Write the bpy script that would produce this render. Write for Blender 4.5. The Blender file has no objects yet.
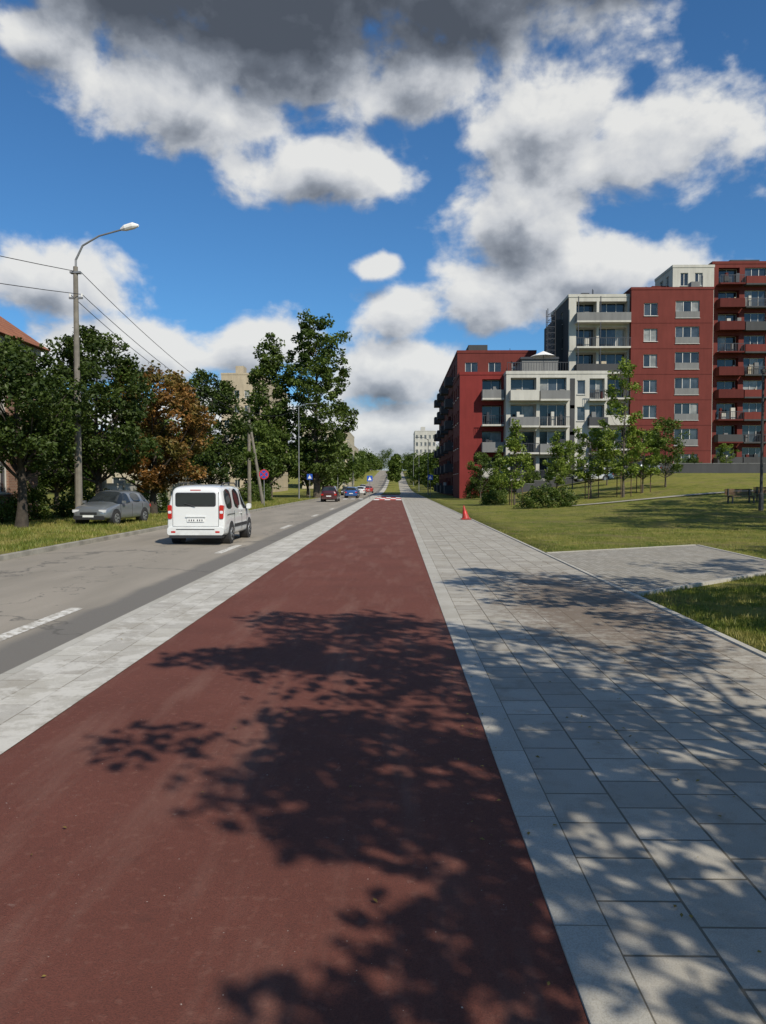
import bpy, math, random
import numpy as np
from mathutils import Vector, Matrix
random.seed(7)
sc = bpy.context.scene
sc.view_settings.view_transform = 'Standard'
sc.view_settings.look = 'None'
sc.view_settings.exposure = 0
R = math.radians

# ------------------------------------------------------------------ node helpers
class NT:
    def __init__(s, tree): s.t = tree; s.n = tree.nodes; s.l = tree.links
    def new(s, typ, **kw):
        n = s.n.new(typ)
        for k, v in kw.items(): setattr(n, k, v)
        return n
    def put(s, sock, v):
        if v is None: return
        if isinstance(v, bpy.types.NodeSocket): s.l.new(v, sock)
        else: sock.default_value = v
    def m(s, op, a, b=None, c=None, clamp=False):
        n = s.new('ShaderNodeMath', operation=op); n.use_clamp = clamp
        s.put(n.inputs[0], a); s.put(n.inputs[1], b); s.put(n.inputs[2], c)
        return n.outputs[0]
    def vm(s, op, a, b=None):
        n = s.new('ShaderNodeVectorMath', operation=op)
        s.put(n.inputs[0], a); s.put(n.inputs[1], b)
        return n.outputs['Value'] if op in ('LENGTH', 'DOT_PRODUCT') else n.outputs[0]
    def mr(s, v, a, b, c=0.0, d=1.0, smooth=False):
        n = s.new('ShaderNodeMapRange')
        if smooth: n.interpolation_type = 'SMOOTHSTEP'
        s.put(n.inputs[0], v)
        for i, q in enumerate((a, b, c, d)): s.put(n.inputs[i+1], q)
        return n.outputs[0]
    def mix(s, f, a, b, mode='MIX'):
        n = s.new('ShaderNodeMix', data_type='RGBA', blend_type=mode)
        s.put(n.inputs[0], f)
        s.put(n.inputs[6], a if isinstance(a, bpy.types.NodeSocket) else (*a, 1)[:4])
        s.put(n.inputs[7], b if isinstance(b, bpy.types.NodeSocket) else (*b, 1)[:4])
        return n.outputs[2]
    def noise(s, vec, scale, detail=4, rough=.55, dist=0):
        n = s.new('ShaderNodeTexNoise'); s.put(n.inputs['Vector'], vec)
        n.inputs['Scale'].default_value = scale; n.inputs['Detail'].default_value = detail
        n.inputs['Roughness'].default_value = rough; n.inputs['Distortion'].default_value = dist
        return n.outputs[0]
    def pos(s): return s.new('ShaderNodeNewGeometry').outputs['Position']
    def comb(s, x, y, z=0.0):
        n = s.new('ShaderNodeCombineXYZ'); s.put(n.inputs[0], x); s.put(n.inputs[1], y); s.put(n.inputs[2], z)
        return n.outputs[0]
    def sep(s, v):
        n = s.new('ShaderNodeSeparateXYZ'); s.put(n.inputs[0], v); return n.outputs
    def bump(s, h, strength=.3, dist=.02):
        n = s.new('ShaderNodeBump'); n.inputs['Strength'].default_value = strength
        n.inputs['Distance'].default_value = dist; s.put(n.inputs['Height'], h); return n.outputs[0]

def mat_new(name):
    m = bpy.data.materials.new(name); m.use_nodes = True
    t = NT(m.node_tree); b = m.node_tree.nodes['Principled BSDF']
    return m, t, b
def simple(name, col, rough=.6, var=.12, scale=3.0, metal=0, coat=0, spec=.5):
    m, t, b = mat_new(name)
    n = t.noise(t.pos(), scale, 4)
    c = t.mix(t.mr(n, .3, .7), tuple(x*(1-var) for x in col), tuple(min(1, x*(1+var)) for x in col))
    t.put(b.inputs['Base Color'], c)
    b.inputs['Roughness'].default_value = rough; b.inputs['Metallic'].default_value = metal
    b.inputs['Coat Weight'].default_value = coat; b.inputs['Specular IOR Level'].default_value = spec
    return m

# ------------------------------------------------------------------ mesh builder
class MB:
    def __init__(s): s.v = []; s.f = []; s.mi = []; s.mats = []; s.M = None
    def mat(s, m):
        if m not in s.mats: s.mats.append(m)
        return s.mats.index(m)
    def add(s, vs, fs, m):
        o = len(s.v)
        if s.M is not None: vs = [tuple(s.M @ Vector(v)) for v in vs]
        s.v += [tuple(v) for v in vs]; k = s.mat(m)
        for f in fs: s.f.append(tuple(i+o for i in f)); s.mi.append(k)
    def quad(s, a, b, c, d, m): s.add([a, b, c, d], [(0, 1, 2, 3)], m)
    def box(s, x0, x1, y0, y1, z0, z1, m):
        vs = [(x0,y0,z0),(x1,y0,z0),(x1,y1,z0),(x0,y1,z0),(x0,y0,z1),(x1,y0,z1),(x1,y1,z1),(x0,y1,z1)]
        s.add(vs, [(0,3,2,1),(4,5,6,7),(0,1,5,4),(1,2,6,5),(2,3,7,6),(3,0,4,7)], m)
    def rbox(s, x0, x1, y0, y1, z0, z1, r, m):
        """panel in the xz plane with rounded corners, thickness along y, slightly chamfered front"""
        def ring(y, e):
            o = []
            for cx, cz, a0 in ((x1-r, z1-r, 0), (x0+r, z1-r, 90), (x0+r, z0+r, 180), (x1-r, z0+r, 270)):
                for k in range(5):
                    a = R(a0+k*22.5); o.append((cx+(r-e)*math.cos(a), y, cz+(r-e)*math.sin(a)))
            return o
        e = min(.008, r*.4); A = ring(y0, e); B = ring(y0+e, 0); C = ring(y1, 0); n = len(A)
        F = [tuple(range(n))]
        for o in (0, n): F += [(o+i, o+n+i, o+n+(i+1) % n, o+(i+1) % n) for i in range(n)]
        s.add(A+B+C, F, m)
    def tube(s, pts, rads, m, seg=8, cap=True):
        pts = [Vector(p) for p in pts]; vs = []; fs = []
        for i, p in enumerate(pts):
            d = (pts[min(i+1, len(pts)-1)] - pts[max(i-1, 0)]).normalized()
            a = d.cross(Vector((0, 1, 0)) if abs(d.y) < .9 else Vector((1, 0, 0))).normalized(); b = d.cross(a)
            for k in range(seg):
                t = 2*math.pi*k/seg
                vs.append(p + (a*math.cos(t) + b*math.sin(t))*rads[i])
        for i in range(len(pts)-1):
            for k in range(seg):
                k2 = (k+1) % seg
                fs.append((i*seg+k, i*seg+k2, (i+1)*seg+k2, (i+1)*seg+k))
        if cap:
            fs.append(tuple(range(seg-1, -1, -1))); fs.append(tuple((len(pts)-1)*seg+k for k in range(seg)))
        s.add(vs, fs, m)
    def cyl(s, c0, c1, r, m, seg=16): s.tube([c0, c1], [r, r], m, seg)
    def build(s, name, smooth=False, parent=None, loc=None):
        me = bpy.data.meshes.new(name); me.from_pydata(s.v, [], s.f)
        for m in s.mats: me.materials.append(m)
        me.polygons.foreach_set('material_index', s.mi)
        if smooth: me.polygons.foreach_set('use_smooth', [True]*len(s.f))
        me.update()
        ob = bpy.data.objects.new(name, me); sc.collection.objects.link(ob)
        if parent: ob.parent = parent
        if loc: ob.location = loc
        return ob

def np_mesh(name, V, F, mats, mi=None, col=None, smooth=None):
    me = bpy.data.meshes.new(name); n, k = F.shape
    me.vertices.add(len(V)); me.vertices.foreach_set('co', np.asarray(V, dtype=np.float32).ravel())
    me.loops.add(n*k); me.loops.foreach_set('vertex_index', F.astype(np.int32).ravel())
    me.polygons.add(n); me.polygons.foreach_set('loop_start', np.arange(0, n*k, k, dtype=np.int32))
    for m in mats: me.materials.append(m)
    if mi is not None: me.polygons.foreach_set('material_index', mi.astype(np.int32))
    if smooth is not None: me.polygons.foreach_set('use_smooth', smooth)
    me.update(calc_edges=True); me.validate()
    if col is not None:
        a = me.attributes.new('shade', 'FLOAT', 'POINT'); a.data.foreach_set('value', col.astype(np.float32))
    return me
def link(name, me, loc=(0, 0, 0), rz=0, s=1):
    ob = bpy.data.objects.new(name, me); ob.location = loc; ob.rotation_euler = (0, 0, rz)
    ob.scale = (s, s, s); sc.collection.objects.link(ob); return ob

# ------------------------------------------------------------------ terrain functions
def sst(t): t = max(0., min(1., t)); return t*t*(3-2*t)
def hill(y): return 11.5*sst((y-150)/420.0)
def rise(x, y): return 3.0*sst((y-26)/62.0)*sst((x-5)/24.0)
def gz(x, y): return hill(y) + rise(x, y) - 0.02

# ------------------------------------------------------------------ sun
SUN_AZ = R(146); SUN_EL = R(41)
sdir = Vector((math.sin(SUN_AZ)*math.cos(SUN_EL), math.cos(SUN_AZ)*math.cos(SUN_EL), math.sin(SUN_EL)))
sl = bpy.data.lights.new('sun', 'SUN'); sl.energy = 5.0; sl.angle = R(.55); sl.color = (1, .92, .785)
so = bpy.data.objects.new('sun', sl); sc.collection.objects.link(so)
so.rotation_euler = (-sdir).to_track_quat('-Z', 'Y').to_euler(); so.location = (10, -20, 40)

# ------------------------------------------------------------------ world
w = bpy.data.worlds.new('World'); sc.world = w; w.use_nodes = True
t = NT(w.node_tree); t.n.clear()
sky = t.new('ShaderNodeTexSky', sky_type='NISHITA'); sky.sun_disc = False
sky.sun_elevation = SUN_EL; sky.sun_rotation = SUN_AZ; sky.air_density = 1.0; sky.dust_density = .6; sky.ozone_density = 2.0
D = t.new('ShaderNodeTexCoord').outputs['Generated']
X, Y, Z = t.sep(D)
az = t.m('ARCTAN2', X, Y); el = t.m('ARCSINE', Z)
P0 = t.comb(az, el)
blobs = [(-8,32.5,28,6.4),(17,33.6,14,2.8),(-24,27.5,4,2),
 (-15,25.2,9.5,3.0),(-5.5,22.0,7.0,2.5),(-9,28,12,4),(2,27.5,6,2.8),
 (10.4,24.4,5.4,4.0),(17.0,21.6,7.6,3.5),(8.8,18.6,5.4,5.0),(14.5,14.6,8,2.8),(6.5,13.5,4.0,3.0),
 (-24,13.6,5.6,2.7),(-20.5,9.2,7,2.3),(-9.8,9.8,5.0,2.4),(0.4,12.4,3.6,2.0),(-1.4,15.6,1.8,1.0),(0,8.2,6.8,2.7),
 (-14,4.5,12,2.4),(3,3.5,16,3.2),(26,9,9,4),
 (-55,16,16,8),(55,20,18,9),(120,25,25,9),(-120,25,25,9),(0,65,30,8)]
def lens(vec, lst):
    cur = None
    for a, e, ra, re in lst:
        d = t.vm('MULTIPLY', t.vm('SUBTRACT', vec, (R(a), R(e), 0)), (1/R(ra), 1/R(re), 0))
        L = t.vm('LENGTH', d)
        if cur is None: cur = L
        else:
            n = t.new('ShaderNodeMath', operation='SMOOTH_MIN'); t.put(n.inputs[0], cur); t.put(n.inputs[1], L); n.inputs[2].default_value = .25
            cur = n.outputs[0]
    return cur
def dens(vec, det=8):
    F = t.m('SUBTRACT', 1.10, lens(vec, blobs))
    F = t.m('MAXIMUM', F, -1.2)
    v2 = t.vm('MULTIPLY', vec, (1, 1.3, 1))
    n = t.noise(v2, 8.0, det, .55, .2); n1 = t.noise(t.vm('ADD', v2, (3.3, 1.1, 0)), 26, min(det, 4), .5)
    q = t.m('ADD', t.m('MULTIPLY', t.m('SUBTRACT', n, .5), 2.4), t.m('MULTIPLY', t.m('SUBTRACT', n1, .5), .7))
    return t.m('ADD', F, q)
d0 = dens(P0)
d1 = dens(t.vm('ADD', P0, (.013, .030, 0)))
mask = t.mr(d0, -.10, .42, smooth=True)
lit = t.m('MULTIPLY_ADD', t.m('SUBTRACT', d0, d1), .60, .86)
thick = t.mr(d0, .30, 1.5)
lit = t.m('SUBTRACT', lit, t.m('MULTIPLY', thick, .50))
dark = t.mr(lens(P0, [(-8,34.5,30,8.6),(12,35.5,24,6.0)]), 1.12, .62, smooth=True)
lit = t.m('SUBTRACT', lit, t.m('MULTIPLY', dark, .62), clamp=True)
cr = t.new('ShaderNodeValToRGB'); t.put(cr.inputs[0], lit)
e = cr.color_ramp.elements; e[0].position = 0; e[0].color = (.085, .098, .12, 1); e[1].position = 1; e[1].color = (.86, .86, .84, 1)
for p, c in ((.25, (.155, .175, .21, 1)), (.5, (.34, .37, .42, 1)), (.74, (.64, .66, .69, 1))):
    k = cr.color_ramp.elements.new(p); k.color = c
skyc = t.mix(1.0, sky.outputs[0], (.50, .94, 1.30, 1), 'MULTIPLY')
b1 = t.new('ShaderNodeBackground'); t.put(b1.inputs[0], skyc); b1.inputs[1].default_value = .088
b2 = t.new('ShaderNodeBackground'); t.put(b2.inputs[0], cr.outputs[0]); b2.inputs[1].default_value = .93
mx = t.new('ShaderNodeMixShader'); t.put(mx.inputs[0], t.m('MULTIPLY', mask, .96)); t.l.new(b1.outputs[0], mx.inputs[1]); t.l.new(b2.outputs[0], mx.inputs[2])
wo = t.new('ShaderNodeOutputWorld'); t.l.new(mx.outputs[0], wo.inputs[0])

# ------------------------------------------------------------------ camera
cd = bpy.data.cameras.new('camera'); cam = bpy.data.objects.new('camera', cd); sc.collection.objects.link(cam)
cam.location = (0, 0, 1.75); cam.rotation_euler = (R(90-2.08), 0, R(.967))
cd.sensor_fit = 'VERTICAL'; cd.sensor_height = 24; cd.lens = 24*770/1024; cd.clip_end = 12000; cd.clip_start = .05
sc.camera = cam

# ------------------------------------------------------------------ ground materials
def m_red():
    m, t, b = mat_new('red_asphalt'); p = t.pos()
    fine = t.noise(p, 170, 3, .75); mid = t.noise(p, 18, 4); big = t.noise(p, .9, 5, .6)
    c = t.mix(t.mr(big, .3, .7), (.142, .045, .031), (.190, .063, .044))
    c = t.mix(t.m('MULTIPLY', t.mr(fine, .40, .66), .65), c, (.055, .023, .017))
    c = t.mix(t.m('MULTIPLY', t.mr(mid, .56, .75), .35), c, (.26, .13, .095))
    sp = t.noise(p, 60, 2, .5); c = t.mix(t.mr(sp, .755, .785), c, (.46, .40, .34))
    sp2 = t.noise(p, 6.5, 6, .75); c = t.mix(t.m('MULTIPLY', t.mr(sp2, .64, .72), .55), c, (.32, .22, .18))
    dk = t.noise(t.vm('ADD', p, (7, 3, 0)), 4.2, 6, .7); c = t.mix(t.m('MULTIPLY', t.mr(dk, .58, .74), .35), c, (.06, .03, .024))
    dust = t.noise(t.vm('MULTIPLY', p, (1, .14, 1)), 2.4, 5, .65)
    c = t.mix(t.m('MULTIPLY', t.mr(dust, .50, .75), .35), c, (.29, .18, .14))
    t.put(b.inputs['Base Color'], c); b.inputs['Roughness'].default_value = .88; b.inputs['Specular IOR Level'].default_value = .3
    t.put(b.inputs['Normal'], t.bump(fine, .8, .01)); return m
def m_road():
    m, t, b = mat_new('old_asphalt'); p = t.pos()
    fine = t.noise(p, 120, 3, .7); big = t.noise(t.vm('MULTIPLY', p, (1, .16, 1)), .9, 6, .6)
    c = t.mix(t.mr(big, .3, .7), (.225, .20, .16), (.33, .29, .235))
    c = t.mix(t.m('MULTIPLY', t.mr(fine, .4, .7), .4), c, (.13, .12, .105))
    x, y, z = t.sep(p)
    wob = t.m('MULTIPLY_ADD', t.noise(t.comb(0., y), .7, 3), .35, x)
    c = t.mix(t.mr(wob, -4.42, -4.24), c, t.mix(t.mr(fine, .4, .7), (.165, .152, .132), (.11, .102, .09)))
    cr = t.new('ShaderNodeTexVoronoi', feature='DISTANCE_TO_EDGE'); t.put(cr.inputs['Vector'], t.vm('ADD', t.vm('MULTIPLY', p, (.35, .16, 1)), t.comb(t.noise(p, 1.5, 4), 0.))); cr.inputs['Scale'].default_value = 1
    c = t.mix(t.m('MULTIPLY', t.mr(cr.outputs[0], .010, .002), .7), c, (.08, .075, .065))
    t.put(b.inputs['Base Color'], c); b.inputs['Roughness'].default_value = .85
    t.put(b.inputs['Normal'], t.bump(fine, .4, .006)); return m
def m_tiles(name, c1, c2, mort, bw, bh, off, swap=True, xo=0, dirt=0, ms=.006):
    m, t, b = mat_new(name); p = t.pos(); x, y, z = t.sep(p)
    v = t.comb(y, t.m('SUBTRACT', x, xo)) if swap else t.comb(t.m('SUBTRACT', x, xo), y)
    br = t.new('ShaderNodeTexBrick'); t.put(br.inputs['Vector'], v); br.offset = off; br.squash = 1
    br.inputs['Color1'].default_value = (*c1, 1); br.inputs['Color2'].default_value = (*c2, 1); br.inputs['Mortar'].default_value = (*mort, 1)
    br.inputs['Scale'].default_value = 1; br.inputs['Mortar Size'].default_value = ms; br.inputs['Mortar Smooth'].default_value = .25
    br.inputs['Brick Width'].default_value = bw; br.inputs['Row Height'].default_value = bh
    fine = t.noise(p, 150, 3, .75); big = t.noise(p, 1.3, 6, .65)
    c = t.mix(t.m('MULTIPLY', t.mr(big, .42, .7), .45), br.outputs[0], (.25, .22, .165))
    c = t.mix(t.m('MULTIPLY', t.mr(fine, .42, .66), .5), c, (.19, .17, .135))
    if dirt == 1:
        dx = t.vm('LENGTH', t.vm('MULTIPLY', t.vm('SUBTRACT', p, (2.75, 11.2, 0)), (.58, .18, 0)))
        d = t.m('ADD', t.mr(dx, 1.4, .3), t.m('MULTIPLY', t.m('SUBTRACT', t.noise(p, 5, 8, .75), .5), 2.2))
        c = t.mix(t.m('MULTIPLY', t.mr(d, .45, .95), .8), c, (.13, .092, .064))
        st = t.noise(p, 3.1, 7, .72); c = t.mix(t.m('MULTIPLY', t.mr(st, .50, .70), .55), c, (.18, .15, .11))
        sp = t.noise(p, 42, 4, .6); c = t.mix(t.m('MULTIPLY', t.mr(sp, .68, .72), t.mr(d, .0, .5)), c, (.07, .045, .03))
    if dirt == 2:
        wv = t.noise(p, 2.0, 7, .75); c = t.mix(t.m('MULTIPLY', t.mr(wv, .49, .57), .75), c, (.55, .53, .48))
        c = t.mix(t.m('MULTIPLY', t.mr(t.noise(p, 6, 6, .75), .55, .68), .55), c, (.25, .225, .18))
    t.put(b.inputs['Base Color'], c); b.inputs['Roughness'].default_value = .85; b.inputs['Specular IOR Level'].default_value = .3
    h = t.m('ADD', t.m('MULTIPLY', br.outputs['Fac'], -1.0), t.m('MULTIPLY', fine, .3))
    t.put(b.inputs['Normal'], t.bump(h, .6, .007)); return m
def m_ground():
    m, t, b = mat_new('lawn_soil'); p = t.pos()
    big = t.noise(p, .22, 6, .7); mid = t.noise(p, 2.2, 7, .75); fine = t.noise(p, 30, 3, .7)
    c = t.mix(t.mr(big, .40, .60), (.10, .140, .022), (.25, .245, .048))
    c = t.mix(t.m('MULTIPLY', t.mr(mid, .44, .62), .75), c, (.33, .285, .09))
    patch = t.noise(t.vm('ADD', p, (5, 5, 0)), .45, 8, .78)
    c = t.mix(t.m('MULTIPLY', t.mr(patch, .50, .62), .7), c, (.24, .185, .095))
    c = t.mix(t.m('MULTIPLY', t.mr(fine, .4, .7), .4), c, (.06, .085, .014))
    t.put(b.inputs['Base Color'], c); b.inputs['Roughness'].default_value = .95; b.inputs['Specular IOR Level'].default_value = .1
    t.put(b.inputs['Normal'], t.bump(t.m('ADD', mid, fine), 1, .08)); return m
M_red = m_red(); M_road = m_road()
M_pave = m_tiles('grey_pavers', (.335, .315, .275), (.46, .435, .38), (.10, .09, .07), .375, .36, .5, True, .84, 1, ms=.007)
M_buf = m_tiles('white_pavers', (.42, .40, .36), (.53, .51, .455), (.24, .22, .18), .5, .32, .5, True, -3.52, 2, ms=.006)
M_band = m_tiles('kerb_band', (.41, .395, .35), (.48, .46, .41), (.2, .185, .15), 1.0, .4, 0, True, .60, ms=.004)
M_branch = m_tiles('small_pavers', (.26, .245, .21), (.37, .35, .305), (.11, .10, .08), .2, .1, .5, True, 0, 1, ms=.005)
M_ground = m_ground()
M_conc = simple('concrete', (.30, .28, .22), .85, .2, 2)
M_kerbd = simple('old_kerb', (.24, .225, .19), .9, .3, 2)
def m_paint():
    m, t, b = mat_new('worn_white_paint'); p = t.pos()
    n = t.noise(p, 9, 7, .7); c = t.mix(t.mr(n, .43, .60), (.66, .64, .59), (.28, .25, .20))
    t.put(b.inputs['Base Color'], c); b.inputs['Roughness'].default_value = .8; return m
M_paint = m_paint()
M_white = simple('white_paint', (.7, .69, .66), .7, .08, 3)

# ------------------------------------------------------------------ ground sheet
xs = [-5000,-2000,-900,-400,-200,-120,-80,-60,-45,-35,-28,-22,-18,-15,-12,-10.5,-9.72,-9.70,-4,0,3.78,3.80,5,6,8,10,12,14,17,20,24,28,32,38,45,55,70,100,160,300,700,2000,5000]
ys = [-1500,-400,-150,-80,-50] + list(range(-30, 160, 3)) + list(range(160, 660, 14)) + [700, 900, 1500, 3000, 7000]
V = []; F = []
for yy in ys:
    for xx in xs:
        z = gz(xx, yy)
        if -9.71 < xx < 3.79: z = hill(yy) - .32
        V.append((xx, yy, z))
nx = len(xs)
for j in range(len(ys)-1):
    for i in range(nx-1): F.append((j*nx+i, j*nx+i+1, (j+1)*nx+i+1, (j+1)*nx+i))
gm = MB(); gm.add(V, F, M_ground); gm.build('ground', True)

ysr = [-60, -40, -20] + [0, 20, 40, 60, 80, 100, 120, 140] + list(range(150, 700, 12))
def ribbon(name, parts, ysl=ysr, dz=0):
    mb = MB()
    for prof, mat in parts:
        V = [(x, y, z+hill(y)+dz) for y in ysl for x, z in prof]; n = len(prof)
        F = [(j*n+i, j*n+i+1, (j+1)*n+i+1, (j+1)*n+i) for j in range(len(ysl)-1) for i in range(n-1)]
        mb.add(V, F, mat)
    return mb.build(name)
near = [-60, 0, 60, 132]; far = [132, 150] + list(range(162, 700, 12))
ribbon('road', [([(-9.62, -.12), (-6.6, -.09), (-3.66, -.12)], M_road)])
ribbon('median_pavement', [([(-3.52, 0), (-2.56, 0)], M_buf), ([(-3.66, -.14), (-3.655, -.012), (-3.64, .0), (-3.52, .0)], M_band)])
ribbon('bicycle_path', [([(-2.56, -.004), (.63, -.004)], M_red)], near)
ribbon('grass_verge', [([(-2.56, -.004), (.9, .01)], M_ground)], far)
ribbon('pavement', [([(.63, -.01), (.632, .004), (.838, .004), (.84, 0)], M_band), ([(.84, 0), (3.70, 0)], M_pave), ([(3.70, 0), (3.705, .02), (3.785, .02), (3.79, -.1)], M_band)], near)
ribbon('distant_footpath', [([(.9, .012), (3.79, .012)], M_pave)], far)
ribbon('kerb', [([(-9.60, -.2), (-9.61, -.0), (-9.64, .012), (-9.75, .012), (-9.76, -.1)], M_kerbd)])
# markings
mb = MB()
for y0 in [-2.8, 8.6, 20.5, 32, 44, 56]:
    mb.quad((-4.88, y0, -.1035+0), (-4.67, y0, -.1045), (-4.67, y0+2.8, -.1045), (-4.88, y0+2.8, -.1035), M_paint)
M_rp = simple('red_marking_paint', (.45, .05, .035), .7, .1, 3)
for j in range(3):
    for i in range(5):
        x = -2.5+i*.62; y = 84+j*6
        mb.quad((x, y, .003), (x+.61, y, .003), (x+.61, y+5.9, .003), (x, y+5.9, .003), M_white if (i+j) % 2 == 0 else M_rp)
for i in range(6):
    x = -9.3+i*.95
    mb.quad((x, 92, -.075), (x+.5, 92, -.075), (x+.5, 96, -.075), (x, 96, -.075), M_white)
mb.quad((-2.56, 110, .003), (.63, 110, .003), (.63, 116, .003), (-2.56, 116, .003), M_white)
mb.build('road_markings')
poly = [(3.79, 12.2), (7.5, 15.4), (8.3, 16.2), (8.5, 21.9), (3.79, 19.3)]
mb = MB()
mb.add([(x, y, .022) for x, y in poly] + [(x, y, -.08) for x, y in poly], [(0,1,2,3,4)] + [(i, i+5, (i+1) % 5+5, (i+1) % 5) for i in range(5)], M_branch)
def strip(a, b, w_, z0, z1, mat):
    a = Vector(a); b = Vector(b); d = (b-a).normalized(); nrm = Vector((-d.y, d.x))*w_
    c = [a, b, b+nrm, a+nrm]; mb.add([(q.x, q.y, z0) for q in c]+[(q.x, q.y, z1) for q in c], [(4,5,6,7),(0,1,5,4),(1,2,6,5),(2,3,7,6),(3,0,4,7)], mat)
for i in range(4): strip(poly[i+1], poly[i], .08, -.08, .036, M_band)
mb.build('branch_path')
mb = MB()
n = 36
pts = [(12.0+i*1.0, 52.5+2*math.sin(i*.12)) for i in range(n)]
V = []
for x, y in pts: V += [(x, y, gz(x, y)+.05), (x, y+.9, gz(x, y+.9)+.05)]
mb.add(V, [(2*i, 2*i+2, 2*i+3, 2*i+1) for i in range(n-1)], M_conc); mb.build('park_footpath')

# ------------------------------------------------------------------ foliage
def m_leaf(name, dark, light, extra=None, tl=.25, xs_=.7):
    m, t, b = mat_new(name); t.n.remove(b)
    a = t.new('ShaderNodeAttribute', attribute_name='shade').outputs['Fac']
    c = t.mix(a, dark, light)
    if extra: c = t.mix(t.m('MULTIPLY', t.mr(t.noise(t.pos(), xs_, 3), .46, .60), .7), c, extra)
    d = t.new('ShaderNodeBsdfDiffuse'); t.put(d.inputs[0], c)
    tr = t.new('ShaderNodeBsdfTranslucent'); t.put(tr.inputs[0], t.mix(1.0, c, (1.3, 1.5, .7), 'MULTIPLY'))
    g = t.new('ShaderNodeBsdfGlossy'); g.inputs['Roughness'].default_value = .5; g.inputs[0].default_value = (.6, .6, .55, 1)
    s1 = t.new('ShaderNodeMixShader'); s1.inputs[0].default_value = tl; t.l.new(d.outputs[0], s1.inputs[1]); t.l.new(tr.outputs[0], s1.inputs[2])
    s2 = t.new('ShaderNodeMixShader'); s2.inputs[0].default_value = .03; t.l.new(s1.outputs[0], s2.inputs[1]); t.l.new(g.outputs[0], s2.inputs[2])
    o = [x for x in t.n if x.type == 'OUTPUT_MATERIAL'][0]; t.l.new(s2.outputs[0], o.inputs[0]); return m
L_dark = m_leaf('linden_leaves', (.022, .040, .009), (.075, .108, .020))
L_mid = m_leaf('green_leaves', (.037, .065, .012), (.118, .158, .030))
L_light = m_leaf('young_leaves', (.075, .12, .018), (.22, .27, .045))
L_brown = m_leaf('chestnut_leaves', (.10, .052, .016), (.34, .165, .048), (.085, .095, .022))
L_birch = m_leaf('poplar_leaves', (.034, .060, .012), (.108, .145, .028))
M_bark = simple('bark', (.085, .068, .052), .95, .35, 6)
M_barkd = simple('dark_bark', (.045, .036, .028), .95, .35, 6)

def leaf_quads(C, S, rng, flat=.35):
    n = len(C)
    N = rng.normal(size=(n, 3)); N[:, 2] = np.abs(N[:, 2]) + flat; N /= np.linalg.norm(N, axis=1)[:, None]
    T = np.cross(N, rng.normal(size=(n, 3))); T /= np.linalg.norm(T, axis=1)[:, None] + 1e-9
    B = np.cross(N, T); s = S[:, None]
    V = np.stack([C - T*s*.5, C + B*s*.34 + N*s*.10, C + T*s*.55, C - B*s*.34 + N*s*.10], 1).reshape(-1, 3)
    F = np.arange(n*4).reshape(-1, 4); return V, F
def rf(shape, t):
    if shape == 'round': return math.sqrt(max(0, 1-(2*t-1)**2))*.95+.05
    if shape == 'poplar': return min(1, (t+.05)**.45*(1-t)**.55*1.65)+.04
    if shape == 'cone': return (1-t)**.7*min(1, t*5+.35)
    if shape == 'egg': return min(1, (t+.02)**.5*(1-t)**.5*2.05)+.05
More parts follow.
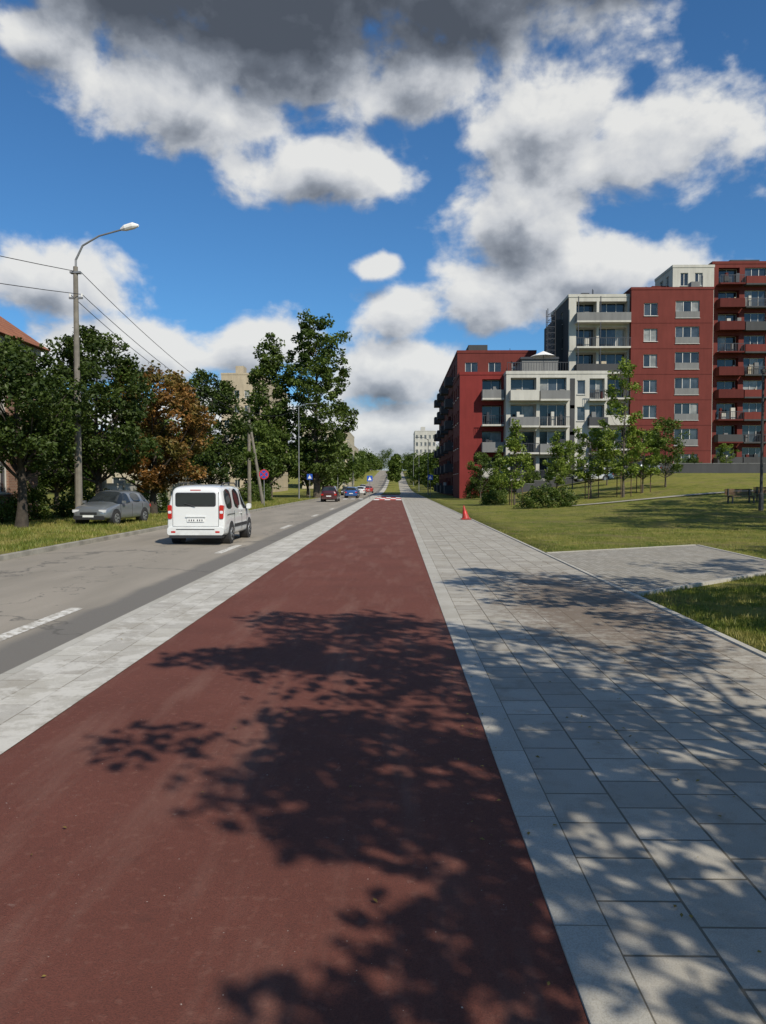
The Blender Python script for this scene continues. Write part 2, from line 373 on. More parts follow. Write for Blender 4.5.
def tree_mesh(name, H, th, tr, rx, ncl, clr, npc, ls, seed, lmat, shape='round', bark=M_bark, ry=None):
    rng = np.random.default_rng(seed); ry = ry or rx
    cl = []; ph = rng.uniform(0, 6.28, 6)
    while len(cl) < ncl:
        tt = rng.uniform(0, 1); r0 = rf(shape, tt)
        if rng.uniform() > r0**1.2+.08: continue
        a = rng.uniform(0, 2*math.pi)
        lump = 1+.16*math.sin(3*a+ph[0]+4*tt)+.13*math.sin(5*a+ph[1]-9*tt)+.12*math.sin(14*tt+ph[2]+a)
        rr = r0*math.sqrt(rng.uniform(.08, 1))*lump
        cl.append((math.cos(a)*rr*rx, math.sin(a)*rr*ry, th+tt*(H-th)*(1+.03*math.sin(2*a)), rr))
    cl = np.array(cl)
    mb = MB()
    lean = rng.normal(size=2)*.02*H
    tpts = [Vector((lean[0]*q*q + .06*math.sin(q*7+ph[3])*tr*4, lean[1]*q*q, q*H*.86)) for q in np.linspace(0, 1, 9)]
    trr = [tr*(1.35 if i == 0 else 1)*(1-.9*i/8) for i in range(9)]
    tpts[0].z = -.15
    mb.tube(tpts, trr, bark, 9, False)
    nb = min(ncl, 34)
    for k in rng.choice(ncl, nb, replace=False):
        c = Vector(cl[k, :3]); zb = max(th*.75, c.z - (abs(c.x)+abs(c.y))*.75 - .3)
        q = min(.98, zb/(H*.86)); i = int(q*8); s0 = tpts[i].lerp(tpts[min(8, i+1)], q*8-i)
        mid = s0.lerp(c, .5) + Vector((0, 0, -.06*(c-s0).length))+Vector(rng.normal(size=3)*.05*(c-s0).length)
        r = max(.012, trr[i]*.42)
        mb.tube([s0, mid, c], [r, r*.6, r*.15], bark, 5, False)
    Vt = np.array(mb.v); Ft = np.array(mb.f)
    C = []; A = []; S = []
    for c in cl:
        n = max(3, int(npc*rng.uniform(.55, 1.4))); cr_ = clr*rng.uniform(.65, 1.35)
        p = rng.normal(size=(n, 3)); p /= np.linalg.norm(p, axis=1)[:, None]; p *= (rng.uniform(.1, 1, n)**.5)[:, None]*cr_
        p[:, 2] *= .72; C.append(p + c[:3])
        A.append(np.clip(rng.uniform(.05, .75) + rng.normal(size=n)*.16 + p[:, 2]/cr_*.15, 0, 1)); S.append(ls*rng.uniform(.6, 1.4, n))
    C = np.concatenate(C); A = np.concatenate(A); S = np.concatenate(S)
    V, F = leaf_quads(C, S, rng)
    VV = np.concatenate([Vt, V]); FF = np.concatenate([Ft, F+len(Vt)])
    mi = np.concatenate([np.zeros(len(Ft)), np.ones(len(F))]); col = np.concatenate([np.zeros(len(Vt)), np.repeat(A, 4)])
    sm = np.concatenate([np.ones(len(Ft), bool), np.zeros(len(F), bool)])
    return np_mesh(name, VV, FF, [bark, lmat], mi, col, sm)
def put(name, me, x, y, rz=0, s=1): return link(name, me, (x, y, gz(x, y)), rz, s)

# left row
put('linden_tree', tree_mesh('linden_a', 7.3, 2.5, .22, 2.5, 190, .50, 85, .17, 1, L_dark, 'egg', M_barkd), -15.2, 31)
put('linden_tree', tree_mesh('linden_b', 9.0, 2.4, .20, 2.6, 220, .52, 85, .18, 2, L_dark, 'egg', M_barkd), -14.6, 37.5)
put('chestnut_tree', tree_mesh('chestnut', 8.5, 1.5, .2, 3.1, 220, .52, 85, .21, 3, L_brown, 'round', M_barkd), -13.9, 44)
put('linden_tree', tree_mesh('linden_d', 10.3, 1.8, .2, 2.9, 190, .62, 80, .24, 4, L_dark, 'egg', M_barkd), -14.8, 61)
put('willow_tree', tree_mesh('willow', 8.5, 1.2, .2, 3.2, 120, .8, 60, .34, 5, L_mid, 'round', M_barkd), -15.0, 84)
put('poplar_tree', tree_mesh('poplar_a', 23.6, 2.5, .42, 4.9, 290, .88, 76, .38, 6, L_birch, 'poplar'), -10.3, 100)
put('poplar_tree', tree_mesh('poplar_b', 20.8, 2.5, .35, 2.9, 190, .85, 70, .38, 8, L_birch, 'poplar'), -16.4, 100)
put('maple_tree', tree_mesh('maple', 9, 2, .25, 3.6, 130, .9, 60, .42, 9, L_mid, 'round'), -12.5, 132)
put('maple_tree', bpy.data.meshes['maple'], -19.5, 112, 2)
put('maple_tree', bpy.data.meshes['maple'], -13.2, 115, 4, .9)
put('maple_tree', bpy.data.meshes['maple'], -22, 70, 1, .85)
put('linden_tree', bpy.data.meshes['linden_d'], -24, 54, 1, .85)
# street trees beyond the right side of the view
nt = tree_mesh('street_a', 7.6, 2.9, .13, 2.4, 66, .52, 80, .15, 21, L_mid, 'egg')
nt2 = tree_mesh('street_b', 7.8, 2.8, .13, 2.3, 58, .50, 80, .15, 22, L_mid, 'egg')
nt3 = tree_mesh('street_c', 7.4, 3.1, .13, 2.15, 84, .50, 85, .15, 23, L_mid, 'egg')
nt4 = tree_mesh('street_d', 6.6, 2.7, .12, 2.1, 74, .44, 85, .14, 24, L_mid, 'egg')
put('maple_tree', nt3, 4.1, 2.25)
put('maple_tree', nt4, 3.75, -.65, 2.0, .95)
put('maple_tree', nt2, 6.9, 7.2, 1)
put('maple_tree', nt, 9.9, 5.0, 3)
put('maple_tree', nt2, 11.8, 9.4, 4)
put('maple_tree', nt, 13.4, 3.5, 5)
put('maple_tree', nt, 15.5, 14, 5.5)
for x, y, r in ((21.8, 34, 0), (25, 40, 1), (18.2, 27, 2), (30, 44, 3), (23, 29, 4)): put('maple_tree', nt, x, y, r, 1.55)
# park young trees
yt = [tree_mesh('young_a', 6.4, 1.3, .07, 1.5, 55, .42, 60, .19, 31, L_light, 'cone'),
      tree_mesh('young_b', 6.0, 1.5, .07, 1.7, 60, .42, 60, .19, 32, L_light, 'egg'),
      tree_mesh('young_c', 10.6, 1.6, .09, 1.6, 75, .42, 55, .19, 33, L_light, 'poplar'),
      tree_mesh('young_d', 6.5, 1.2, .08, 2.1, 70, .50, 60, .20, 34, L_mid, 'round')]
for k, x, y, rz, s in ((0, 9.2, 60, 0, 1), (0, 13.7, 66, 1, .85), (1, 15.1, 60, 0, .95), (2, 17.0, 58, 0, 1), (1, 19.1, 60, 2, .9), (3, 21.9, 63, 1, .85),
                        (0, 19.6, 72, 3, .8), (1, 17.1, 75, 3, .8), (3, 9.2, 84, 2, .75), (0, 10.5, 78, 2, .8), (1, 35.6, 84, 3, .55), (3, 25.0, 76, 3, .7)):
    put('young_tree', yt[k], x, y, rz, s)
def bush_mesh(name, rx, ry, h, seed, mat, n=5000, ls=.13):
    rng = np.random.default_rng(seed)
    p = rng.normal(size=(n, 3)); p /= np.linalg.norm(p, axis=1)[:, None]; p[:, 2] = np.abs(p[:, 2])
    lump = 1+.18*np.sin(p[:, 0]*7+seed)*np.sin(p[:, 1]*6)+.12*np.sin(p[:, 2]*9+p[:, 0]*11)
    r = rng.uniform(.5, 1, n)**.5*lump; p *= r[:, None]; p *= np.array([rx, ry, h])
    V, F = leaf_quads(p, ls*rng.uniform(.6, 1.4, n), rng)
    a = np.clip(.35+.3*np.sin(p[:, 0]*5)*np.sin(p[:, 2]*6+1)+rng.normal(size=n)*.2, 0, 1)
    return np_mesh(name, V, F, [mat], None, np.repeat(a, 4))
bm1 = bush_mesh('shrub_a', 2.0, 1.2, 1.5, 1, L_mid)
bm2 = bush_mesh('shrub_b', 1.3, 1.1, 2.2, 2, L_mid)
put('shrub', bm1, 10.4, 53); put('shrub', bm1, 8.2, 64, 1, .8); put('shrub', bm2, 9.0, 86, 1, 1.1); put('shrub', bm2, 11.5, 86, 2, 1.2)
put('shrub', bm2, 15, 85, 2, 1.0); put('shrub', bm2, 18, 85, 3, 1.1); put('shrub', bm1, 26, 88, 3, 1.1); put('shrub', bm1, 29.5, 88, 3, 1.1); put('shrub', bm2, 33.5, 88, 3, .9)
put('shrub', bm1, -17, 42, 1, 1.0); put('shrub', bm2, -16.5, 52, 1, 1.0); put('shrub', bm1, -14, 76, 1, 1.2); put('shrub', bm1, -20, 60, 1, 1.4)
put('shrub', bm1, -18, 33, 1, .8); put('shrub', bm2, -18.2, 38, 1, .8)
def mass(name, items, seed, mat, ls=.75):
    rng = np.random.default_rng(seed); C = []; A = []
    for x, y, h, r in items:
        z0 = gz(x, y); base = rng.uniform(0, .35)
        for k in range(16):
            tt = rng.uniform(.18, 1); a = rng.uniform(0, 6.28); rr = math.sqrt(max(.02, 1-(1.7*tt-.9)**2))*r*math.sqrt(rng.uniform(.1, 1))*.85
            n = 50; p = rng.normal(size=(n, 3)); p /= np.linalg.norm(p, axis=1)[:, None]; p *= (rng.uniform(.2, 1, n)**.5)[:, None]*r*.38
            C.append(p+np.array([x+math.cos(a)*rr, y+math.sin(a)*rr, z0+tt*h]))
            A.append(np.clip(base+rng.uniform(0, .45)+rng.normal(size=n)*.12, 0, 1))
    C = np.concatenate(C); A = np.concatenate(A)
    V, F = leaf_quads(C, ls*rng.uniform(.6, 1.4, len(C)), rng)
    link(name, np_mesh(name, V, F, [mat], None, np.repeat(A, 4)))
rr_ = random.Random(3)
it = []
for i in range(46):
    y = 155+i*10; it.append((-12.8-rr_.uniform(0, 5), y, rr_.uniform(7, 11), rr_.uniform(2.8, 4)))
for i in range(40):
    y = 165+i*11; it.append((6.8+rr_.uniform(0, 6), y, rr_.uniform(6, 10), rr_.uniform(2.6, 3.8)))
for i in range(16):
    y = 215+i*20; it.append((-.6+rr_.uniform(-.4, 1.2), y, rr_.uniform(6, 10), rr_.uniform(1.7, 2.6)))
for i in range(60): it.append((rr_.uniform(-160, -27), rr_.uniform(120, 420), rr_.uniform(9, 14), rr_.uniform(4, 6)))
for i in range(40):
    x = rr_.uniform(-70, 60); it.append((x, rr_.uniform(580, 660), rr_.uniform(12, 18), rr_.uniform(6, 9)))
for i in range(14): it.append((rr_.uniform(-70, -28), rr_.uniform(64, 100), rr_.uniform(6, 9), rr_.uniform(3, 5)))
mass('distant_trees', it, 5, L_mid)

# grass blades
M_grass = m_leaf('grass_blades', (.08, .115, .016), (.26, .27, .055), (.34, .28, .10), .25, .9)
def grass(name, regions, seed):
    rng = np.random.default_rng(seed); P = []; Hh = []
    for (x0, x1, y0, y1, n, h) in regions:
        x = rng.uniform(x0, x1, n); y = y0+(y1-y0)*rng.uniform(0, 1, n)**1.4
        keep = (np.sin(x*2.3+np.sin(y*1.7)*2)+np.sin(y*1.9+x*.7)+rng.normal(size=n)*.7) > -.8
        ok = keep.copy()
        for i in range(n):
            if 3.7 < x[i] < 8.6 and 11 < y[i] < 22.5:
                lo = 12.2+(x[i]-3.79)*.863 if x[i] < 7.5 else 16.2; hi = 19.3+(x[i]-3.79)*.552
                if lo-.1 < y[i] < hi+.1 and x[i] < 8.5: ok[i] = False
        x = x[ok]; y = y[ok]
        z = np.array([gz(a, b) for a, b in zip(x, y)])
        P.append(np.stack([x, y, z], 1)); Hh.append(h*rng.uniform(.4, 1.5, len(x)))
    P = np.concatenate(P); Hh = np.concatenate(Hh); n = len(P)
    a = rng.uniform(0, 6.28, n); dx = np.stack([np.cos(a), np.sin(a), np.zeros(n)], 1)*(Hh*.10)[:, None]
    ln = rng.normal(size=(n, 3))*(Hh*.35)[:, None]; ln[:, 2] = Hh
    V = np.stack([P-dx, P+dx, P+ln], 1).reshape(-1, 3); F = np.arange(3*n).reshape(-1, 3)
    A = np.clip(.35+.25*np.sin(P[:, 0]*1.3)*np.sin(P[:, 1]*.9)+rng.normal(size=n)*.22, 0, 1)
    link(name, np_mesh(name, V, F, [M_grass], None, np.repeat(A, 3)))
grass('grass', [(3.82, 8.5, 7, 16, 75000, .05), (3.82, 14, 15, 30, 45000, .05), (3.85, 26, 28, 60, 26000, .06), (-17, -9.8, 17, 40, 50000, .10), (-14, -9.8, 40, 90, 22000, .14)], 11)

# litter
rng = np.random.default_rng(77); n = 700
lx = rng.uniform(-3.4, 3.7, n); ly = rng.uniform(2, 26, n)
C = np.stack([lx, ly, np.full(n, .010)], 1)
k = rng.integers(0, 5, n) > 0; C[k, 0] = np.where(rng.uniform(size=k.sum()) < .7, .9+rng.uniform(-.1, 2.8, k.sum()), .6+rng.normal(size=k.sum())*.12)
V, F = leaf_quads(C, rng.uniform(.010, .032, n), rng, 4)
M_lit = m_leaf('litter_leaves', (.10, .07, .025), (.30, .22, .06))
link('fallen_leaves', np_mesh('fallen_leaves', V, F, [M_lit], None, np.repeat(rng.uniform(0, 1, n), 4)))

# ------------------------------------------------------------------ buildings
def wallmat(name, col, var=.12):
    m, t, b = mat_new(name); p = t.pos()
    big = t.noise(p, .35, 4, .6); st = t.noise(t.vm('MULTIPLY', p, (2.5, 2.5, .35)), 1, 4, .6)
    f = t.m('ADD', t.m('MULTIPLY', big, .5), t.m('MULTIPLY', st, .5))
    t.put(b.inputs['Base Color'], t.mix(t.mr(f, .35, .65), tuple(c*(1-var*1.4) for c in col), tuple(c*(1+var) for c in col)))
    b.inputs['Roughness'].default_value = .88; b.inputs['Specular IOR Level'].default_value = .2; return m
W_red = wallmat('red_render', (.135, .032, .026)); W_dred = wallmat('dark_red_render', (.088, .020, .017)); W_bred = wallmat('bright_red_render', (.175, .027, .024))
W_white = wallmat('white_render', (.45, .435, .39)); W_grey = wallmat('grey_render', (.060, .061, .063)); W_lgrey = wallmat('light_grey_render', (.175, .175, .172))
W_beige = wallmat('beige_render', (.42, .35, .25)); W_cream = wallmat('cream_render', (.43, .38, .28))
M_frame = simple('window_frame', (.50, .49, .46), .5, .05); M_fdark = simple('dark_frame', (.035, .035, .04), .4, .1)
def glass(name, col, r=.06):
    m, t, b = mat_new(name); n = t.noise(t.pos(), .9, 3)
    t.put(b.inputs['Base Color'], t.mix(t.mr(n, .4, .6), col, tuple(c*1.8 for c in col))); b.inputs['Roughness'].default_value = r
    b.inputs['Specular IOR Level'].default_value = .55; return m
G = [glass('glass_dark', (.014, .017, .021)), glass('glass_mid', (.032, .038, .045)), glass('glass_curtain', (.15, .15, .14), .2)]
rb = random.Random(5)
def rg(): return rb.choice([G[0], G[0], G[0], G[1], G[1], G[2]])
def fbox(mb, p0, u, u0, u1, n0, n1, z0, z1, m):
    nn = (u[1], -u[0])
    c = [(p0[0]+u[0]*a+nn[0]*b, p0[1]+u[1]*a+nn[1]*b) for a, b in ((u0, n0), (u1, n0), (u1, n1), (u0, n1))]
    vs = [(x, y, z0) for x, y in c]+[(x, y, z1) for x, y in c]
    mb.add(vs, [(0,1,2,3),(7,6,5,4),(0,4,5,1),(1,5,6,2),(2,6,7,3),(3,7,4,0)], m)
def facade(mb, p0, u, W, z0, z1, ops, wall, frame=M_frame, depth=.18):
    nn = (u[1], -u[0])
    def P(a, b, z): return (p0[0]+u[0]*a+nn[0]*b, p0[1]+u[1]*a+nn[1]*b, z)
    us = sorted({0, W} | {o[0] for o in ops} | {o[1] for o in ops}); zs = sorted({z0, z1} | {o[2] for o in ops} | {o[3] for o in ops})
    for j in range(len(zs)-1):
        run = None
        for i in range(len(us)-1):
            cu = (us[i]+us[i+1])/2; cz = (zs[j]+zs[j+1])/2
            ins = any(o[0] < cu < o[1] and o[2] < cz < o[3] for o in ops)
            if not ins and run is None: run = us[i]
            if run is not None and (ins or i == len(us)-2):
                e = us[i] if ins else us[i+1]
                mb.quad(P(run, 0, zs[j]), P(e, 0, zs[j]), P(e, 0, zs[j+1]), P(run, 0, zs[j+1]), wall); run = None
    for o in ops:
        a, b, c, d = o[:4]; dp = o[4] if len(o) > 4 else depth; k = o[5] if len(o) > 5 else 2
        mb.quad(P(a, 0, c), P(b, 0, c), P(b, -dp, c), P(a, -dp, c), wall); mb.quad(P(a, -dp, d), P(b, -dp, d), P(b, 0, d), P(a, 0, d), wall)
        mb.quad(P(a, -dp, c), P(a, -dp, d), P(a, 0, d), P(a, 0, c), wall); mb.quad(P(b, 0, c), P(b, 0, d), P(b, -dp, d), P(b, -dp, c), wall)
        for q in range(k):
            ga = a+(b-a)*q/k; gb = a+(b-a)*(q+1)/k
            mb.quad(P(ga, -dp, c), P(gb, -dp, c), P(gb, -dp, d), P(ga, -dp, d), rg())
        fw = .07
        fbox(mb, p0, u, a, b, -dp+.01, -dp+.06, c, c+fw, frame); fbox(mb, p0, u, a, b, -dp+.01, -dp+.06, d-fw, d, frame)
        for q in range(k+1):
            x = a+(b-a)*q/k; x = min(max(x, a+fw/2), b-fw/2)
            fbox(mb, p0, u, x-fw/2, x+fw/2, -dp+.01, -dp+.062, c+fw, d-fw, frame)
        if dp < .5: fbox(mb, p0, u, a-.05, b+.05, .003, .10, c-.05, c-.002, frame)
def balcony(mb, p0, u, a, b, z, proj, slab, rail, solid=True):
    fbox(mb, p0, u, a, b, .004, proj, z-.2, z, slab)
    if solid:
        fbox(mb, p0, u, a, b, proj-.08, proj-.003, z+.003, z+.95, rail)
        fbox(mb, p0, u, a, a+.06, .004, proj-.083, z+.003, z+.95, rail); fbox(mb, p0, u, b-.06, b, .004, proj-.083, z+.003, z+.95, rail)
    else:
        fbox(mb, p0, u, a, b, proj-.06, proj-.01, z+.95, z+1.02, M_fdark)
        n = int((b-a)/.2)
        for i in range(n+1): x = a+(b-a-.04)*i/n; fbox(mb, p0, u, x, x+.04, proj-.05, proj-.02, z+.003, z+.948, M_fdark)
    for q in range(3):
        if rb.random() < .6:
            x = rb.uniform(a+.3, b-.7); fbox(mb, p0, u, x, x+rb.uniform(.2, .6), .2+.06*q, .6+.06*q, z+.01, z+rb.uniform(.8, 1.6), rb.choice([M_fdark, W_lgrey, W_beige, W_white, W_dred, W_grey]))
def block(mb, x0, x1, y0, y1, z0, z1, wf, wl, opsf=(), opsl=(), roof=None, par=.35, wr=None):
    facade(mb, (x0, y0), (1, 0), x1-x0, z0, z1, list(opsf), wf)
    facade(mb, (x0, y1), (0, -1), y1-y0, z0, z1, list(opsl), wl)
    facade(mb, (x1, y0), (0, 1), y1-y0, z0, z1, [], wr or wf); facade(mb, (x1, y1), (-1, 0), x1-x0, z0, z1, [], wf)
    mb.quad((x0, y0, z1-.01), (x1, y0, z1-.01), (x1, y1, z1-.01), (x0, y1, z1-.01), M_fdark)
    p = .06
    mb.box(x0-p, x1+p, y0-p, y0+.25, z1, z1+par, roof or wf); mb.box(x0-p, x1+p, y1-.25, y1+p, z1, z1+par, roof or wf)
    mb.box(x0-p, x0+.25, y0+.252, y1-.252, z1, z1+par-.003, roof or wl); mb.box(x1-.25, x1+p, y0+.252, y1-.252, z1, z1+par-.003, roof or wf)
def roofclutter(mb, x0, x1, y0, y1, z, n):
    for i in range(n):
        x = rb.uniform(x0, x1); y = rb.uniform(y0, y1); s = rb.uniform(.25, .6); h = rb.uniform(.6, 1.5)
        mb.box(x-s, x+s, y-s, y+s, z, z+h, rb.choice([W_lgrey, W_grey, M_fdark]))
        mb.cyl((x+s*2, y, z), (x+s*2, y, z+h*1.6), .04, M_fdark, 5)

mb = MB()
ops = []
for k in range(7):
    zc = 22.3-3*k
    ops += [(1.5, 3.1, zc-.75, zc+.75), (5.2, 8.0, zc-1.0, zc+1.0, .18, 3)]
side = [(2+3.2*i, 3.3+3.2*i, 22.3-3*k-.75, 22.3-3*k+.75) for i in range(3) for k in range(7)]
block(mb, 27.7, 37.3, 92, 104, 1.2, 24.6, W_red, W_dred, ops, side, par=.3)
for k in range(7):
    z = 22.3-3*k-1.0
    fbox(mb, (27.7, 92), (1, 0), 5.2, 8.0, .01, .05, z+.02, z+.75, W_lgrey)
    fbox(mb, (27.7, 92), (1, 0), 0, 9.6, .004, .02, z-.62, z-.57, W_dred)
fbox(mb, (27.7, 92), (1, 0), .0, 9.6, .022, .06, 1.2, 3.2, W_grey)
roofclutter(mb, 29, 36, 94, 102, 24.6, 4)
ops = []
for k in range(7):
    z = 20.9-3*k
    ops += [(.9, 3.3, z, z+2.5, 1.3, 2), (3.6, 6.95, z, z+2.5, 1.0, 3)]
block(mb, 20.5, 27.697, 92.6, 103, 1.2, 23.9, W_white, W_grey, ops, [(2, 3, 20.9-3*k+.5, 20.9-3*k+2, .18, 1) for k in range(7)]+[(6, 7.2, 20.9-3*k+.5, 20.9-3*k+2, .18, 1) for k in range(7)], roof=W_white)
for k in range(7):
    z = 20.9-3*k
    balcony(mb, (20.5, 92.6), (1, 0), .7, 7.0, z, 1.3, W_white, [W_lgrey, W_white, W_grey][k % 3], k % 2 == 0)
    for x in (.86, 3.45): fbox(mb, (20.5, 92.6), (1, 0), x-.05, x+.05, 1.19, 1.29, z+1.03, z+2.79, M_fdark)
mb.box(19.4, 20.497, 96, 102, 1.2, 22.0, W_grey)
roofclutter(mb, 21.5, 26.5, 94.5, 101, 23.9, 3)
mb.build('apartment_building')
# white lower block
mb = MB(); ops = []
for k in range(4):
    z = 11.3-3*k
    ops += [(.5, 3.4, z, z+2.5, 1.0, 2), (3.8, 6.8, z, z+2.5, .6, 3), (8.0, 8.9, z+.6, z+2.2, .18, 1), (9.4, 11.1, z+.2, z+2.4, .6, 2)]
block(mb, 12.5, 23.9, 88, 92.597, 1.0, 14.2, W_white, W_white, ops, [(1.3, 2.6, 11.9-3*k, 13.3-3*k) for k in range(4)])
for k in range(4):
    z = 11.3-3*k
    balcony(mb, (12.5, 88), (1, 0), .3, 3.5, z, 1.4, W_white, [W_white, W_lgrey, W_white, W_grey][k], k != 2)
    balcony(mb, (12.5, 88), (1, 0), 3.7, 7.0, z, 1.0, W_white, W_lgrey, k % 2 == 0)
    balcony(mb, (12.5, 88), (1, 0), 9.2, 11.3, z, .9, W_white, W_grey, k % 2 == 1)
    fbox(mb, (12.5, 88), (1, 0), 7.2, 7.75, .004, .03, z-1, z+2.4, W_grey)
mb.box(15.0, 19.3, 92.6, 98, 1, 16.6, W_lgrey); mb.box(14.8, 19.35, 92.4, 98.2, 16.602, 16.85, M_fdark)
mb.box(12.8, 14.997, 92.6, 99, 1, 14.3, W_white)
for i in range(24): x = 12.6+i*.3; mb.box(x, x+.04, 88.1, 88.14, 14.55, 15.5, M_fdark)
mb.box(12.6, 19.6, 88.09, 88.15, 15.5, 15.56, M_fdark)
mb.build('white_apartment_building')
mb = MB(); mb.cyl((17.0, 89.8, 14.2), (17.0, 89.8, 17.0), .03, M_fdark, 6)
mb.add([(17, 89.8, 17.1)]+[(17+1.5*math.cos(a*math.pi/4), 89.8+1.5*math.sin(a*math.pi/4), 16.45) for a in range(8)], [(0, i+1, (i+1) % 8+1) for i in range(8)], M_white)
mb.build('terrace_parasol')
mb = MB()
for dx, dy in ((0, 0), (.9, 0), (0, .9), (.9, .9)): mb.cyl((18.3+dx, 94+dy, 14), (18.3+dx, 94+dy, 22.9), .05, M_fdark, 5)
for k in range(12):
    z = 14.4+k*.7
    mb.box(18.3, 19.2, 93.98, 94.03, z, z+.06, M_fdark); mb.box(18.3, 19.2, 94.88, 94.93, z, z+.06, M_fdark)
    mb.tube([(18.3, 94, z), (19.2, 94, z+.7)], [.03, .03], M_fdark, 4)
mb.build('lattice_mast')
# left red block
mb = MB(); ops = []
for k in range(4):
    z = 11.6-3*k
    ops += [(2.6, 4.9, z, z+2.3, 1.0, 2)]
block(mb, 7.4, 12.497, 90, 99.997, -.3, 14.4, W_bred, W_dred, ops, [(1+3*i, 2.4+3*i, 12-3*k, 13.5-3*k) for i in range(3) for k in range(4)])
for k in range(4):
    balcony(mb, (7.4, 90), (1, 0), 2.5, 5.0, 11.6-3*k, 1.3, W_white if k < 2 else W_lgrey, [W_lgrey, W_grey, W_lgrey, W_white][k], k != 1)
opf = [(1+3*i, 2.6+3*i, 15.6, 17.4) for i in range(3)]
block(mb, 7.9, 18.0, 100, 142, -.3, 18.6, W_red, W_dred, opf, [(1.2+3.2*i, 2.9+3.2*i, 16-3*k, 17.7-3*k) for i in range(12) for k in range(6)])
mb.box(9.5, 12, 102, 106, 18.6, 20.0, W_grey); mb.box(14, 16, 104, 107, 18.6, 19.6, W_grey)
roofclutter(mb, 8.5, 17, 101, 110, 18.6, 5)
for i in range(4):
    for k in range(6): balcony(mb, (7.9, 142), (0, -1), 3+9.6*i, 5.9+9.6*i, 15.3-3*k+.3, 1.1, W_grey, W_grey)
mb.build('red_apartment_building')
# right tower
mb = MB(); ops = []
for k in range(10):
    z = 28.4-3*k
    ops += [(.8, 3.6, z, z+2.3, .9, 2), (4.3, 7.2, z, z+2.3, .3, 3), (8.6, 9.9, z+.7, z+2.2, .18, 2), (11.2, 13.2, z+.4, z+2.2)]
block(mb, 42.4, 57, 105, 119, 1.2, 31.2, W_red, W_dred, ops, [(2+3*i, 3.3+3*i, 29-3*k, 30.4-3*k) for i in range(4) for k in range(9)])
for k in range(10):
    z = 28.4-3*k
    balcony(mb, (42.4, 105), (1, 0), .5, 3.8, z, 1.4, W_dred, rb.choice([W_dred, W_grey, W_dred, W_lgrey]), k % 3 != 0)
    balcony(mb, (42.4, 105), (1, 0), 4.1, 7.5, z, 1.0, W_grey, rb.choice([W_red, W_grey, W_grey]), k % 3 != 1)
block(mb, 36.4, 41.8, 103, 110, 1.2, 30.2, W_white, W_white, [(1+1.9*i, 2.0+1.9*i, 27.8, 29.5) for i in range(2)], [(2, 3.2, 27.8, 29.5), (4.5, 5.5, 27.8, 29.5)])
mb.box(34.2, 36.39, 104.5, 109, 20, 28.2, W_dred)
mb.box(46, 50, 108, 113, 31.2, 32.6, W_grey)
mb.build('red_apartment_tower')
mb = MB()
for i in range(15):
    x = 13+i*1.9; z = gz(x, 83.4); mb.box(x, x+1.9, 83.3, 83.5, z-.6, z+1.0, W_grey); mb.box(x-.03, x+1.93, 83.27, 83.53, z+1.002, z+1.06, W_lgrey)
mb.build('low_garden_wall')

def slab_block(name, x0, x1, y0, y1, h, wm, nx_, nf, roofm=None):
    z0 = gz((x0+x1)/2, y0)-.5; mb = MB(); W = x1-x0; L = y1-y0; n2 = max(1, int(L/3.4))
    of = [(W*(i+.25)/nx_, W*(i+.75)/nx_, z0+1.6+2.9*k, z0+3.1+2.9*k) for i in range(nx_) for k in range(nf)]
    ol = [(L*(i+.25)/n2, L*(i+.75)/n2, z0+1.6+2.9*k, z0+3.1+2.9*k) for i in range(n2) for k in range(nf)]
    block(mb, x0, x1, y0, y1, z0, z0+h, wm, wm, of, ol)
    facade(mb, (x1+.02, y0), (0, 1), L, z0, z0+h, ol, wm)
    mb.box(x0+W*.3, x0+W*.5, y0+2, y0+5, z0+h, z0+h+2, wm); mb.build(name)
slab_block('beige_apartment_building', -34, -26, 150, 185, 23.5, W_beige, 4, 7)
slab_block('cream_apartment_building', -25, -13, 205, 240, 16, W_cream, 5, 5)
slab_block('white_tower_block', 7.5, 16, 310, 330, 19, W_white, 5, 6)
slab_block('cream_apartment_building', -28, -18, 330, 370, 14, W_beige, 5, 4)
slab_block('cream_apartment_building', 17, 30, 230, 280, 13, W_cream, 5, 4)
mb = MB()
block(mb, -24, -17.5, 62, 78, -.3, 3.0, W_cream, W_cream, [(1, 2.2, 1, 2.3), (3.5, 4.8, 1, 2.3)])
facade(mb, (-17.48, 62), (0, 1), 16, -.3, 3.0, [(1+3*i, 2.4+3*i, 1, 2.3) for i in range(5)], W_cream)
mb.build('low_outbuilding')
mb = MB(); mb.box(-17.9, -17.7, 46.5, 60, -.2, 1.7, W_white); mb.box(-17.95, -17.65, 46.4, 60.1, 1.702, 1.8, M_conc)
for i in range(5): mb.box(-18.0, -17.6, 46.3+3.3*i, 46.6+3.3*i, -.2, 2.0, M_conc)
mb.build('white_garden_wall')
def m_tile():
    m, t, b = mat_new('roof_tiles'); p = t.pos(); wv = t.new('ShaderNodeTexWave', wave_type='BANDS', bands_direction='Z'); t.put(wv.inputs[0], p); wv.inputs['Scale'].default_value = 1.6
    n = t.noise(p, 2, 6, .7); c = t.mix(t.mr(n, .3, .7), (.20, .068, .032), (.33, .13, .06)); c = t.mix(t.m('MULTIPLY', wv.outputs[1], .35), c, (.10, .035, .02))
    t.put(b.inputs['Base Color'], c); b.inputs['Roughness'].default_value = .85; t.put(b.inputs['Normal'], t.bump(wv.outputs[1], .6, .04)); return m
